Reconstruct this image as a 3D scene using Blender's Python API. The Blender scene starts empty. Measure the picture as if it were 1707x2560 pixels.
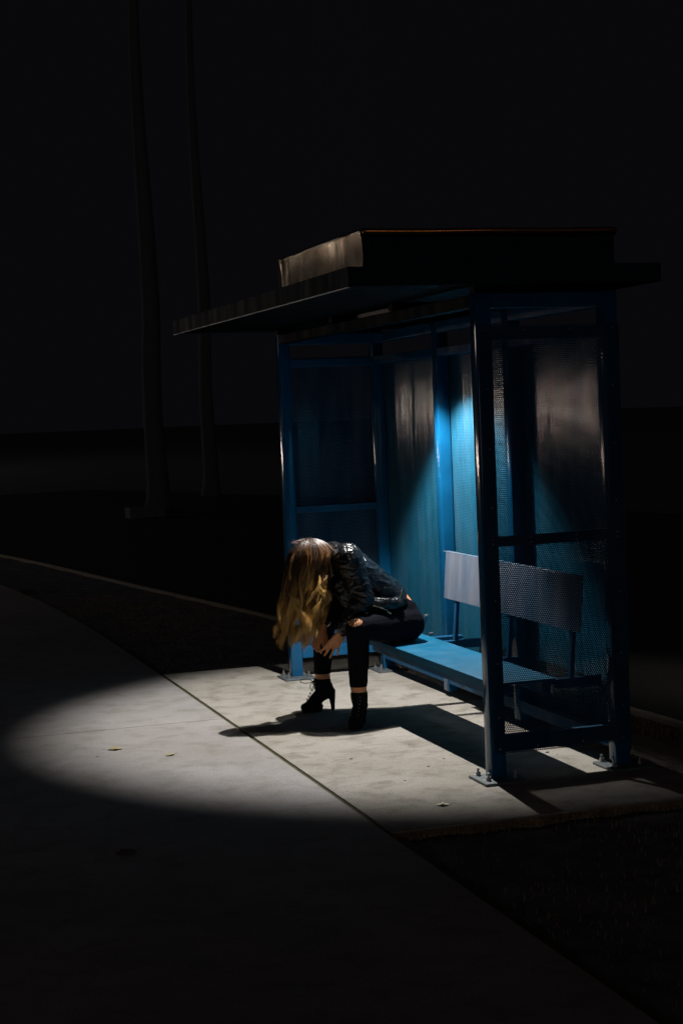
import bpy, bmesh, math, random
import numpy as np
from mathutils import Vector, Matrix, noise as mnoise
random.seed(7); rng = np.random.default_rng(7)
S = 1.1                      # survey units -> metres
scn = bpy.context.scene
col = scn.collection

# ------------------------------------------------------------------ camera
def setup_camera():
    f_px, yaw, pitch, roll = 4170.8, -0.3039, -0.0600, -0.0404
    pos = Vector((-2.6746, -6.5396, 1.6)) * S
    fw = Vector((-math.sin(yaw) * math.cos(pitch), math.cos(yaw) * math.cos(pitch), math.sin(pitch)))
    r = fw.cross(Vector((0, 0, 1))).normalized(); u = r.cross(fw)
    R = math.cos(roll) * r + math.sin(roll) * u
    U = -math.sin(roll) * r + math.cos(roll) * u
    m = Matrix((R, U, -fw)).transposed().to_4x4(); m.translation = pos
    cd = bpy.data.cameras.new('camera'); cam = bpy.data.objects.new('camera', cd); col.objects.link(cam)
    cam.matrix_world = m
    cd.sensor_fit = 'HORIZONTAL'; cd.sensor_width = 24.0; cd.lens = f_px / 1707 * 24.0
    cd.clip_start = 0.05; cd.clip_end = 600
    scn.camera = cam
setup_camera()

# ------------------------------------------------------------------ night sky, lamps, exposure
w = bpy.data.worlds.new("World"); scn.world = w; w.use_nodes = True
w.node_tree.nodes['Background'].inputs[0].default_value = (0.0025, 0.0025, 0.0034, 1)
w.node_tree.nodes['Background'].inputs[1].default_value = 1.0
scn.view_settings.view_transform = 'Standard'; scn.view_settings.look = 'None'
scn.cycles.transparent_max_bounces = 40
scn.view_settings.exposure = 0; scn.view_settings.gamma = 1

def spot(name, loc, power, size_deg, blend, color, radius, target=None):
    l = bpy.data.lights.new(name, 'SPOT'); l.energy = power; l.spot_size = math.radians(size_deg)
    l.spot_blend = blend; l.color = color; l.shadow_soft_size = radius
    o = bpy.data.objects.new(name, l); o.location = Vector(loc) * S; col.objects.link(o)
    if target is not None:
        d = (Vector(target) - Vector(loc)); o.rotation_euler = d.to_track_quat('-Z', 'Y').to_euler()
    return o
def point(name, loc, power, color, radius):
    l = bpy.data.lights.new(name, 'POINT'); l.energy = power; l.color = color; l.shadow_soft_size = radius
    o = bpy.data.objects.new(name, l); o.location = Vector(loc) * S; col.objects.link(o); return o
LX, LY, LZ = 0.14, 1.70, 2.045
COOL = (1.0, 0.965, 0.93)
def batwing(o, k):       # luminaire that throws more light sideways than straight down
    l = o.data; l.use_nodes = True; nt = l.node_tree; em = nt.nodes['Emission']
    tc = nt.nodes.new('ShaderNodeTexCoord'); sp = nt.nodes.new('ShaderNodeSeparateXYZ'); nt.links.new(tc.outputs['Normal'], sp.inputs[0])
    a = nt.nodes.new('ShaderNodeMath'); a.operation = 'ABSOLUTE'; nt.links.new(sp.outputs[2], a.inputs[0])
    m = nt.nodes.new('ShaderNodeMath'); m.operation = 'MAXIMUM'; nt.links.new(a.outputs[0], m.inputs[0]); m.inputs[1].default_value = 0.5
    p = nt.nodes.new('ShaderNodeMath'); p.operation = 'POWER'; nt.links.new(m.outputs[0], p.inputs[0]); p.inputs[1].default_value = k
    nt.links.new(p.outputs[0], em.inputs['Strength'])
for dy, pw in ((0, 268), (0.17, 13), (-0.17, 13)):
    batwing(spot('shelter_lamp', (LX, LY + dy, LZ), pw, 100, 0.38, COOL, 0.006, (LX + 0.17, LY + dy - 0.03, 0)), -1.05)
# distant street lighting, out of frame to the left, and its pinkish neighbour low on the horizon
point('distant_lamp', (-25.4, 49.0, 1.5), 720, (1.0, 0.72, 0.66), 0.55)
point('distant_lamp', (-22.3, 50.2, 1.3), 700, (1.0, 0.80, 0.68), 0.55)
point('distant_lamp', (-18.6, 51.3, 1.6), 720, (1.0, 0.88, 0.78), 0.5)
point('street_lamp_light', (-9.0, 13.6, 4.2), 55, (1.0, 0.88, 0.78), 0.25)
point('far_fill_light', (-16.0, 60.0, 13.0), 520, (1.0, 0.93, 0.88), 0.3)  # added fill light, lifts the far ground towards the sky tone
point('sodium_lamp_light', (6.2, -17.0, 12.0), 80, (1.0, 0.50, 0.20), 0.15)
def fill_sun():  # weak sun added low behind the camera to fill unlit near faces
    l = bpy.data.lights.new('low_fill_sun', 'SUN'); l.energy = 0.055; l.angle = math.radians(12); l.color = (0.92, 0.95, 1.0)
    o = bpy.data.objects.new('low_fill_sun', l); col.objects.link(o)
    o.rotation_euler = Vector((0.22, 0.97, -0.085)).to_track_quat('-Z', 'Y').to_euler()
fill_sun()

# ------------------------------------------------------------------ materials
def new_mat(name):
    m = bpy.data.materials.new(name); m.use_nodes = True
    nt = m.node_tree; return m, nt, nt.nodes['Principled BSDF'], nt.nodes['Material Output']
class N:
    def __init__(s, nt): s.nt = nt
    def __call__(s, t, **kw):
        n = s.nt.nodes.new(t)
        for k, v in kw.items():
            if k.startswith('i_'):
                key = k[2:]; key = int(key) if key.isdigit() else key.replace('_', ' ')
                if isinstance(v, bpy.types.NodeSocket): s.nt.links.new(v, n.inputs[key])
                else: n.inputs[key].default_value = v
            else: setattr(n, k, v)
        return n
    def math(s, op, a, b=0.0, c=0.0):
        n = s.nt.nodes.new('ShaderNodeMath'); n.operation = op
        for i, v in enumerate((a, b, c)):
            if isinstance(v, bpy.types.NodeSocket): s.nt.links.new(v, n.inputs[i])
            else: n.inputs[i].default_value = v
        return n.outputs[0]
    def ramp(s, fac, stops):
        n = s.nt.nodes.new('ShaderNodeValToRGB'); s.nt.links.new(fac, n.inputs[0])
        e = n.color_ramp.elements
        while len(e) < len(stops): e.new(0.5)
        for el, (p, c) in zip(e, stops):
            el.position = p; el.color = c if len(c) == 4 else (*c, 1)
        return n.outputs[0]
    def mix(s, fac, a, b, mode='MIX'):
        n = s.nt.nodes.new('ShaderNodeMix'); n.data_type = 'RGBA'; n.blend_type = mode
        for key, v in ((0, fac), (6, a), (7, b)):
            if isinstance(v, bpy.types.NodeSocket): s.nt.links.new(v, n.inputs[key])
            else: n.inputs[key].default_value = v if key == 0 else ((*v, 1) if len(v) == 3 else v)
        return n.outputs[2]
    def noise(s, vec, scale, detail=4, rough=0.55, dist=0):
        n = s.nt.nodes.new('ShaderNodeTexNoise'); s.nt.links.new(vec, n.inputs['Vector'])
        n.inputs['Scale'].default_value = scale; n.inputs['Detail'].default_value = detail
        n.inputs['Roughness'].default_value = rough; n.inputs['Distortion'].default_value = dist
        return n.outputs['Fac']
    def mapping(s, vec, scale=(1, 1, 1), rot=(0, 0, 0), loc=(0, 0, 0)):
        n = s.nt.nodes.new('ShaderNodeMapping'); s.nt.links.new(vec, n.inputs[0])
        n.inputs['Scale'].default_value = scale; n.inputs['Rotation'].default_value = rot; n.inputs['Location'].default_value = loc
        return n.outputs[0]
    def bump(s, h, strength, dist, bsdf, prev=None):
        n = s.nt.nodes.new('ShaderNodeBump'); s.nt.links.new(h, n.inputs['Height'])
        n.inputs['Strength'].default_value = strength; n.inputs['Distance'].default_value = dist
        if prev is not None: s.nt.links.new(prev, n.inputs['Normal'])
        s.nt.links.new(n.outputs[0], bsdf.inputs['Normal']); return n.outputs[0]
    def objc(s): return s.nt.nodes.new('ShaderNodeTexCoord').outputs['Object']

def paint_mat(name, base,  rough=0.32, wear=0.25, spec=0.5, holes=None, streak=(0.55, 0.62, 0.66), streak_amt=0.0):
    m, nt, b, out = new_mat(name); n = N(nt); oc = n.objc()
    n1 = n.noise(oc, 6, 6, 0.6); n2 = n.noise(n.mapping(oc, (9, 9, 1.4)), 1.0, 5, 0.6); n3 = n.noise(oc, 90, 3, 0.6)
    dark = tuple(c * 0.72 for c in base)
    c = n.mix(n.ramp(n1, [(0.3, (0, 0, 0)), (0.75, (1, 1, 1))]), dark, base)
    if streak_amt:
        c = n.mix(n.math('MULTIPLY', n.ramp(n2, [(0.42, (0, 0, 0)), (0.72, (1, 1, 1))]), streak_amt), c, streak)
    c = n.mix(n.math('MULTIPLY', n.ramp(n3, [(0.66, (0, 0, 0)), (0.74, (1, 1, 1))]), wear), c, (0.06, 0.05, 0.045))
    nt.links.new(c, b.inputs['Base Color'])
    r = n.ramp(n2, [(0.25, (rough * 0.8,) * 3), (0.8, (min(1, rough * 1.35),) * 3)])
    nt.links.new(r, b.inputs['Roughness']); b.inputs['Specular IOR Level'].default_value = spec
    nb = n.bump(n.noise(oc, 260, 2, 0.5), 0.12, 0.0008, b)
    if holes: n.bump(n.noise(n.mapping(oc, (7, 7, 0.35)), 1.0, 3, 0.5), 0.7, 0.012, b, nb)
    if holes:
        ax, pitch = holes
        sep = nt.nodes.new('ShaderNodeSeparateXYZ'); nt.links.new(oc, sep.inputs[0])
        u = n.math('DIVIDE', sep.outputs[ax], pitch); v = n.math('DIVIDE', sep.outputs[2], pitch)
        def lat(o1, o2):
            a = n.math('ADD', u, o1); a = n.math('SUBTRACT', a, n.math('ROUND', a))
            q = n.math('ADD', v, o2); q = n.math('DIVIDE', q, 1.7320508); q = n.math('SUBTRACT', q, n.math('ROUND', q)); q = n.math('MULTIPLY', q, 1.7320508)
            return n.math('SQRT', n.math('ADD', n.math('MULTIPLY', a, a), n.math('MULTIPLY', q, q)))
        d = n.math('MINIMUM', lat(0.0, 0.0), lat(0.5, 0.8660254))
        solid = n.math('GREATER_THAN', d, 0.33)
        nt.links.new(solid, b.inputs['Alpha'])
    return m
BLUE = (0.004, 0.088, 0.205)
M_post = paint_mat('blue_post_paint', BLUE, 0.09, 0.12, spec=0.35)
M_rail = paint_mat('blue_rail_paint', BLUE, 0.55, 0.2, spec=0.2)
M_seat = paint_mat('blue_bench_paint', (0.003, 0.135, 0.26), 0.6, 0.12, spec=0.12, streak_amt=0.04)
M_back = paint_mat('backrest_sheen_paint', (0.07, 0.15, 0.25), 0.3, 0.12, streak_amt=0.45, streak=(0.40, 0.37, 0.39))  # pale pinkish streaks put a reflected sheen into the paint colour
PITCH = 0.0097 * S
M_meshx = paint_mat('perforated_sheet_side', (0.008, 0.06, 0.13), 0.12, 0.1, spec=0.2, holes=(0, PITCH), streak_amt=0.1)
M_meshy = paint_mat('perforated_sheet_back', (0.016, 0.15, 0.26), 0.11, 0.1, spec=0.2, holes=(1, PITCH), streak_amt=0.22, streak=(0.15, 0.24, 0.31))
M_innerx = paint_mat('hole_shade_side', (0.004, 0.02, 0.04), 0.7, 0.1, spec=0.05, holes=(0, PITCH))  # near-black colour paints in the shade inside the punched holes
M_innery = paint_mat('hole_shade_back', (0.003, 0.03, 0.055), 0.7, 0.1, spec=0.05, holes=(1, PITCH))  # same painted hole shade for the back sheets
M_roof = paint_mat('dark_roof_paint', (0.012, 0.026, 0.036), 0.65, 0.1, spec=0.06)

def simple(name, c, rough=0.5, metal=0.0, bump=0.0, bscale=60, spec=0.5, var=0.25):
    m, nt, b, out = new_mat(name); n = N(nt); oc = n.objc()
    f = n.noise(oc, bscale * 0.3, 5, 0.6)
    cc = n.mix(n.ramp(f, [(0.3, (0, 0, 0)), (0.7, (1, 1, 1))]), tuple(x * (1 - var) for x in c), c)
    nt.links.new(cc, b.inputs['Base Color'])
    b.inputs['Roughness'].default_value = rough; b.inputs['Metallic'].default_value = metal
    b.inputs['Specular IOR Level'].default_value = spec
    if bump: n.bump(n.noise(oc, bscale, 4, 0.6), bump, 0.003, b)
    return m
M_steel = simple('galvanised_steel', (0.42, 0.42, 0.42), 0.42, 0.9, 0.15, 120)
M_plateb = simple('painted_base_plate', (0.11, 0.135, 0.145), 0.5, 0.2, 0.2, 80)
M_lens = simple('lamp_lens', (0.7, 0.7, 0.7), 0.3)
M_black = simple('lamp_housing_black', (0.01, 0.012, 0.015), 0.5)
M_skin = simple('skin', (0.72, 0.31, 0.135), 0.48, 0, 0.15, 90, var=0.12)
try:
    _b = M_skin.node_tree.nodes['Principled BSDF']; _b.inputs['Subsurface Weight'].default_value = 0.12
    _b.inputs['Subsurface Radius'].default_value = (0.01, 0.004, 0.002); _b.inputs['Subsurface Scale'].default_value = 0.6
except Exception: pass
M_suede = simple('black_suede', (0.008, 0.008, 0.009), 0.9, 0, 0.3, 240, spec=0.15)
M_lace = simple('black_lace', (0.007, 0.007, 0.008), 0.8, spec=0.2)
M_gold = simple('gold_zip', (0.85, 0.74, 0.48), 0.35, 0.7)

def plate_mat():
    m, nt, b, out = new_mat('brushed_sheet_metal'); n = N(nt); oc = n.objc()
    f = n.noise(n.mapping(oc, (1, 1, 1)), 300, 2, 0.6)
    nt.links.new(n.mix(f, (0.50, 0.42, 0.30), (0.78, 0.68, 0.50)), b.inputs['Base Color'])
    b.inputs['Metallic'].default_value = 1.0
    b.inputs['Roughness'].default_value = 0.2
    n.bump(n.noise(n.mapping(oc, (1, 1, 0.5)), 4.0, 2, 0.4, 0.5), 0.5, 0.03, b)
    return m
M_plate = plate_mat()

def concrete_mat(name, base, dirt=1.0, brush_rot=0.0):
    m, nt, b, out = new_mat(name); n = N(nt); oc = n.objc()
    big = n.noise(oc, 1.1, 6, 0.6, 0.4); mid = n.noise(oc, 5.5, 7, 0.65, 0.3)
    br = n.noise(n.mapping(oc, (3.0, 26, 1), (0, 0, brush_rot)), 1.6, 6, 0.65, 0.25); fine = n.noise(oc, 110, 4, 0.75); spk = n.noise(oc, 48, 2, 0.5)
    c = n.mix(n.ramp(big, [(0.3, (0, 0, 0)), (0.7, (1, 1, 1))]), tuple(x * y for x, y in zip(base, (0.76, 0.75, 0.69))), base)
    c = n.mix(n.math('MULTIPLY', n.ramp(mid, [(0.32, (1, 1, 1)), (0.52, (0, 0, 0))]), 0.6 * dirt), c, (0.20, 0.185, 0.135))
    c = n.mix(n.math('MULTIPLY', n.ramp(br, [(0.24, (1, 1, 1)), (0.42, (0, 0, 0))]), 0.72 * dirt), c, (0.16, 0.155, 0.14))
    c = n.mix(n.math('MULTIPLY', n.ramp(spk, [(0.23, (1, 1, 1)), (0.31, (0, 0, 0))]), 0.7 * dirt), c, (0.10, 0.095, 0.085))
    c = n.mix(0.75, c, n.mix(n.ramp(fine, [(0.3, (0, 0, 0)), (0.7, (1, 1, 1))]), (0.42, 0.42, 0.42), (1, 1, 1)), 'MULTIPLY')
    nt.links.new(c, b.inputs['Base Color']); b.inputs['Roughness'].default_value = 0.9; b.inputs['Specular IOR Level'].default_value = 0.25
    p = n.bump(fine, 0.5, 0.002, b); n.bump(br, 0.35, 0.003, b, p)
    return m
M_path = concrete_mat('path_concrete', (0.50, 0.475, 0.475), 0.7, 0.25)
M_pad = concrete_mat('pad_concrete', (0.54, 0.505, 0.46), 1.1, 0.05)
M_kerb = concrete_mat('kerb_concrete', (0.60, 0.52, 0.43), 0.6)
M_soil = simple('dark_soil', (0.27, 0.26, 0.27), 0.95, 0, 0.9, 26, spec=0.1, var=0.6)
M_moss = simple('joint_moss_dirt', (0.11, 0.105, 0.055), 0.95, 0, 0.8, 60, spec=0.1, var=0.5)
M_road = simple('asphalt', (0.05, 0.048, 0.045), 0.85, 0, 0.5, 120, spec=0.2, var=0.4)
M_drygrass = simple('dry_grass', (0.58, 0.40, 0.23), 0.85, spec=0.1, var=0.5, bscale=40)
M_bark = simple('bark', (0.085, 0.082, 0.08), 0.95, 0, 0.6, 30)
M_foliage = simple('dark_foliage', (0.06, 0.06, 0.06), 0.8)
M_leafy = simple('yellow_leaf', (0.42, 0.36, 0.18), 0.6, bscale=200)
M_leafp = simple('pale_leaf', (0.72, 0.66, 0.42), 0.6, bscale=200)
M_leafb = simple('brown_leaf', (0.20, 0.11, 0.045), 0.7, bscale=200)

def leather_mat():
    m, nt, b, out = new_mat('quilted_black_leather'); n = N(nt); oc = n.objc()
    b.inputs['Base Color'].default_value = (0.004, 0.0045, 0.006, 1); b.inputs['Specular IOR Level'].default_value = 0.5
    nt.links.new(n.ramp(n.noise(oc, 25, 4, 0.6), [(0.3, (0.24,) * 3), (0.75, (0.42,) * 3)]), b.inputs['Roughness'])
    # diamond quilting
    sep = nt.nodes.new('ShaderNodeSeparateXYZ'); nt.links.new(n.mapping(oc, (1, 1, 1), (0, math.radians(38), 0)), sep.inputs[0])
    k = 120.0
    def cell(a, c): return n.math('ABSOLUTE', n.math('SINE', n.math('MULTIPLY', n.math('ADD', a, c), k)))
    q = n.math('MULTIPLY', cell(sep.outputs[0], sep.outputs[2]), cell(sep.outputs[0], n.math('MULTIPLY', sep.outputs[2], -1)))
    q = n.math('POWER', q, 0.5)
    q = n.math('MULTIPLY', q, n.ramp(n.noise(oc, 9, 3, 0.5), [(0.36, (0.25,) * 3), (0.52, (1, 1, 1))]))
    wr = n.noise(n.mapping(oc, (1, 1, 1.6)), 11, 3, 0.5, 1.1)
    p = n.bump(wr, 0.38, 0.025, b); p = n.bump(q, 0.42, 0.003, b, p); n.bump(n.noise(oc, 220, 3, 0.6), 0.25, 0.002, b, p)
    return m
M_leather = leather_mat()
def denim_mat():
    m, nt, b, out = new_mat('black_denim'); n = N(nt); oc = n.objc()
    f = n.noise(oc, 14, 5, 0.6)
    nt.links.new(n.mix(f, (0.003, 0.0035, 0.006), (0.007, 0.008, 0.013)), b.inputs['Base Color'])
    b.inputs['Roughness'].default_value = 0.9; b.inputs['Specular IOR Level'].default_value = 0.06
    p = n.bump(n.noise(oc, 18, 3, 0.5, 0.8), 0.2, 0.012, b); n.bump(n.noise(oc, 400, 2, 0.5), 0.3, 0.001, b, p)
    return m
M_denim = denim_mat()
def hair_mat():
    m, nt, b, out = new_mat('ombre_hair'); n = N(nt)
    at = nt.nodes.new('ShaderNodeAttribute'); at.attribute_name = 'strand'
    nt.links.new(at.outputs['Color'], b.inputs['Base Color'])
    b.inputs['Roughness'].default_value = 0.42; b.inputs['Specular IOR Level'].default_value = 0.45
    return m
M_hair = hair_mat()

# ------------------------------------------------------------------ builders
def empty(name, loc, label=None, cat=None, group=None):
    o = bpy.data.objects.new(name, None); o.location = Vector(loc) * S; o.empty_display_size = 0.1; col.objects.link(o)
    if label: o['label'] = label
    if cat: o['category'] = cat
    if group: o['group'] = group
    return o
def base_of(parent):
    v = Vector((0, 0, 0))
    while parent is not None: v += parent.location; parent = parent.parent
    return v
class MB:
    """collects geometry given in survey units"""
    def __init__(s): s.bm = bmesh.new()
    def box(s, x0, x1, y0, y1, z0, z1, bev=0.0, seg=2, rot=None, piv=None):
        t = bmesh.new(); bmesh.ops.create_cube(t, size=1)
        for v in t.verts:
            v.co = Vector(((x0 + x1) / 2 + v.co.x * (x1 - x0), (y0 + y1) / 2 + v.co.y * (y1 - y0), (z0 + z1) / 2 + v.co.z * (z1 - z0)))
        if bev: bmesh.ops.bevel(t, geom=t.edges[:], offset=bev, segments=seg, profile=0.5, affect='EDGES')
        if rot is not None: bmesh.ops.rotate(t, verts=t.verts, cent=Vector(piv), matrix=rot)
        s._merge(t); return s
    def _merge(s, t):
        me = bpy.data.meshes.new('tmp'); t.to_mesh(me); t.free(); s.bm.from_mesh(me); bpy.data.meshes.remove(me)
    def cyl(s, p0, p1, r0, r1=None, n=16):
        r1 = r0 if r1 is None else r1
        p0 = Vector(p0); p1 = Vector(p1); d = (p1 - p0)
        t = bmesh.new(); bmesh.ops.create_cone(t, cap_ends=True, segments=n, radius1=r0, radius2=r1, depth=d.length)
        q = Vector((0, 0, 1)).rotation_difference(d.normalized()).to_matrix().to_4x4()
        bmesh.ops.transform(t, verts=t.verts, matrix=Matrix.Translation((p0 + p1) / 2) @ q); s._merge(t); return s
    def sphere(s, c, r, seg=12):
        t = bmesh.new(); bmesh.ops.create_uvsphere(t, u_segments=seg, v_segments=seg // 2 + 2, radius=1)
        r = (r, r, r) if not hasattr(r, '__len__') else r
        for v in t.verts: v.co = Vector((c[0] + v.co.x * r[0], c[1] + v.co.y * r[1], c[2] + v.co.z * r[2]))
        s._merge(t); return s
    def prism(s, poly, z0, z1):
        a = [s.bm.verts.new((x, y, z0)) for x, y in poly]; b = [s.bm.verts.new((x, y, z1)) for x, y in poly]
        s.bm.faces.new(a[::-1]); s.bm.faces.new(b)
        for i in range(len(poly)):
            j = (i + 1) % len(poly); s.bm.faces.new((a[i], a[j], b[j], b[i]))
        return s
    def tube(s, pts, rad, n=14, sub=5, wide=None, closed_caps=True):
        """smooth tube through pts; rad: scalar or (r_wide, r_other); wide = direction of r_wide"""
        P = [Vector(p) for p in pts]; Rr = [(r, r) if not hasattr(r, '__len__') else r for r in rad]
        def cr(a, b, c, d, t): return 0.5 * ((2 * b) + (c - a) * t + (2 * a - 5 * b + 4 * c - d) * t * t + (3 * b - a - 3 * c + d) * t ** 3)
        pp, rr = [], []
        for i in range(len(P) - 1):
            a = P[max(i - 1, 0)]; d = P[min(i + 2, len(P) - 1)]
            for k in range(sub):
                t = k / sub; pp.append(cr(a, P[i], P[i + 1], d, t))
                rr.append(tuple(Rr[i][j] * (1 - t) + Rr[i + 1][j] * t for j in (0, 1)))
        pp.append(P[-1]); rr.append(Rr[-1])
        T = [(pp[min(i + 1, len(pp) - 1)] - pp[max(i - 1, 0)]).normalized() for i in range(len(pp))]
        wd = Vector(wide) if wide is not None else (Vector((0, 1, 0)) if abs(T[0].y) < 0.9 else Vector((1, 0, 0)))
        if closed_caps:      # hemispherical ends
            def cap(p, t, r, sgn):
                o = []
                for a in (80, 62, 40, 20):
                    a = math.radians(a); m_ = min(r); o.append((p + t * sgn * m_ * math.sin(a), (r[0] * math.cos(a), r[1] * math.cos(a)), t))
                return o
            A = cap(pp[0], T[0], rr[0], -1); Bc = cap(pp[-1], T[-1], rr[-1], 1)[::-1]
            pp = [a[0] for a in A] + pp + [a[0] for a in Bc]; rr = [a[1] for a in A] + rr + [a[1] for a in Bc]; T = [T[0]] * 4 + T + [T[-1]] * 4
        rings = []; u = None
        for p, r, t in zip(pp, rr, T):
            if u is None or wide is not None: u = wd
            u = (u - t * u.dot(t)).normalized(); v = t.cross(u)
            rings.append([s.bm.verts.new(p + u * r[0] * math.cos(2 * math.pi * k / n) + v * r[1] * math.sin(2 * math.pi * k / n)) for k in range(n)])
        for a, b in zip(rings, rings[1:]):
            for k in range(n):
                j = (k + 1) % n; s.bm.faces.new((a[k], a[j], b[j], b[k]))
        s.bm.faces.new(rings[0][::-1]); s.bm.faces.new(rings[-1]); return s
    def build(s, name, mat, parent=None, smooth=False, loc=None, remesh=None, smooth_it=0, post=None):
        me = bpy.data.meshes.new(name)
        bmesh.ops.recalc_face_normals(s.bm, faces=s.bm.faces[:])
        base = base_of(parent) if loc is None else Vector(loc) * S
        for v in s.bm.verts: v.co = v.co * S - base
        s.bm.to_mesh(me); s.bm.free()
        o = bpy.data.objects.new(name, me); o.location = (0, 0, 0) if parent is not None else base
        col.objects.link(o)
        if parent is not None: o.parent = parent
        if remesh:
            md = o.modifiers.new('r', 'REMESH'); md.mode = 'VOXEL'; md.voxel_size = remesh * S; md.use_smooth_shade = True
            if smooth_it:
                sm = o.modifiers.new('s', 'SMOOTH'); sm.factor = 0.5; sm.iterations = smooth_it
            bpy.context.view_layer.update()
            ev = o.evaluated_get(bpy.context.evaluated_depsgraph_get())
            nm = bpy.data.meshes.new_from_object(ev); o.modifiers.clear(); old = o.data; o.data = nm; nm.name = name; bpy.data.meshes.remove(old); me = nm; smooth = True
        if post: post(o)
        me.materials.clear(); me.materials.append(mat)
        if smooth: me.polygons.foreach_set('use_smooth', [True] * len(me.polygons))
        return o
def tag(o, label=None, cat=None, kind=None, group=None):
    for k, v in (('label', label), ('category', cat), ('kind', kind), ('group', group)):
        if v: o[k] = v
    return o
def instance(o, parent, loc_u):
    c = o.copy(); col.objects.link(c); c.parent = parent
    c.location = Vector(loc_u) * S - base_of(parent); return c

def thicken(bm, t):
    """give an open surface an inner wall and a rim"""
    bm.normal_update()
    fs = bm.faces[:]; vs = bm.verts[:]
    inner = {v: bm.verts.new(v.co - v.normal * t) for v in vs if v.link_faces}
    edges = [e for e in bm.edges if len(e.link_faces) == 1]
    rims = []
    for e in edges:
        l = e.link_loops[0]; rims.append((l.vert, l.link_loop_next.vert))
    for f in fs: bm.faces.new([inner[v] for v in reversed(f.verts)])
    for a, b in rims:
        try: bm.faces.new((b, a, inner[a], inner[b]))
        except ValueError: pass

# ------------------------------------------------------------------ setting
s_, L, W = 0.0713, 3.19, 0.66
m = MB()
g = 60; ext = 160
def gz(x, y): return -0.035 + 0.012 * mnoise.noise(Vector((x * 2.1, y * 2.1, 0)))
xs = np.concatenate([np.linspace(-ext, -12, 8), np.linspace(-10, 8, 120), np.linspace(12, ext, 8)])
ys = np.concatenate([np.linspace(-ext, -14, 6), np.linspace(-10, 18, 170), np.linspace(20, 2 * ext, 10)])
vv = [[m.bm.verts.new((x, y, gz(x, y))) for y in ys] for x in xs]
for i in range(len(xs) - 1):
    for j in range(len(ys) - 1): m.bm.faces.new((vv[i][j], vv[i + 1][j], vv[i + 1][j + 1], vv[i][j + 1]))
tag(m.build('ground', M_soil, smooth=True), kind='structure')

JX = -0.682
m = MB(); m.box(JX + 0.011, 1.02, -0.625, 3.72, -0.10, 0.0, 0.004)
tag(m.build('concrete_pad', M_pad), kind='structure')
# path: right edge follows the pad, then curves gently away to the left
def path_right(y):
    if y < 5.0: return JX - 0.011
    t = (y - 5.0); return JX - 0.011 - 0.009 * t * t
m = MB()
def slab(y0, y1):
    n_ = 10; e1 = [(path_right(y0 + (y1 - y0) * k / n_), y0 + (y1 - y0) * k / n_) for k in range(n_ + 1)]
    m.prism([(-3.9 if y0 < 9 else -4.2, y0)] + e1 + [(-3.9 if y0 < 9 else -4.2, y1)], -0.10, 0.0)
cuts = [-9.5, -5.7, -1.9, 2.03, 5.9, 9.8, 13.7, 17.6, 21.0]
for a, b in zip(cuts, cuts[1:]): slab(a + 0.0035, b - 0.0035)
tag(m.build('path', M_path), kind='structure')
m = MB(); m.box(JX - 0.03, JX + 0.03, -9, 5, -0.09, -0.007); m.box(-3.85, JX, 1.9, 2.2, -0.09, -0.012)
for y in (-5.7, -1.9, 5.9, 9.8): m.box(-3.85, JX - 0.04, y - 0.1, y + 0.1, -0.09, -0.012)
tag(m.build('path_joint', M_moss), kind='structure')
# kerb on the road side, swinging off to the left in the distance
kp = [(1.62, -8), (1.5, -3.0), (1.35, 0.8), (1.13, 3.0), (0.75, 6.2), (0.30, 9.2), (-0.54, 14.6), (-2.2, 22.0), (-5.5, 32)]
def catmull(P, sub=8):
    P = [Vector((*p, 0)) if len(p) == 2 else Vector(p) for p in P]; o = []
    for i in range(len(P) - 1):
        a = P[max(i - 1, 0)]; b = P[i]; c = P[i + 1]; d = P[min(i + 2, len(P) - 1)]
        for k in range(sub):
            t = k / sub; o.append(0.5 * ((2 * b) + (c - a) * t + (2 * a - 5 * b + 4 * c - d) * t * t + (3 * b - a - 3 * c + d) * t ** 3))
    o.append(P[-1]); return o
K = catmull(kp)
m = MB(); prof = [(-0.02, -0.12), (-0.02, -0.012), (-0.014, -0.006), (0.016, -0.006), (0.024, -0.014), (0.03, -0.14)]
rings = []
for p in K: rings.append([m.bm.verts.new((p.x + a, p.y, z)) for a, z in prof])
for a, b in zip(rings, rings[1:]):
    for k in range(len(prof) - 1): m.bm.faces.new((a[k], b[k], b[k + 1], a[k + 1]))
tag(m.build('kerb', M_kerb), kind='structure')
m = MB(); a_ = [m.bm.verts.new((p.x + 0.028, p.y, -0.075)) for p in K]; b_ = [m.bm.verts.new((p.x + 9, p.y + 1, -0.075 + 0.06)) for p in K]
for i in range(len(K) - 1): m.bm.faces.new((a_[i], b_[i], b_[i + 1], a_[i + 1]))
for v in a_: v.co.z = -0.016
for v in b_: v.co.z = -0.008
tag(m.build('road', M_road), kind='structure')

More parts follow.
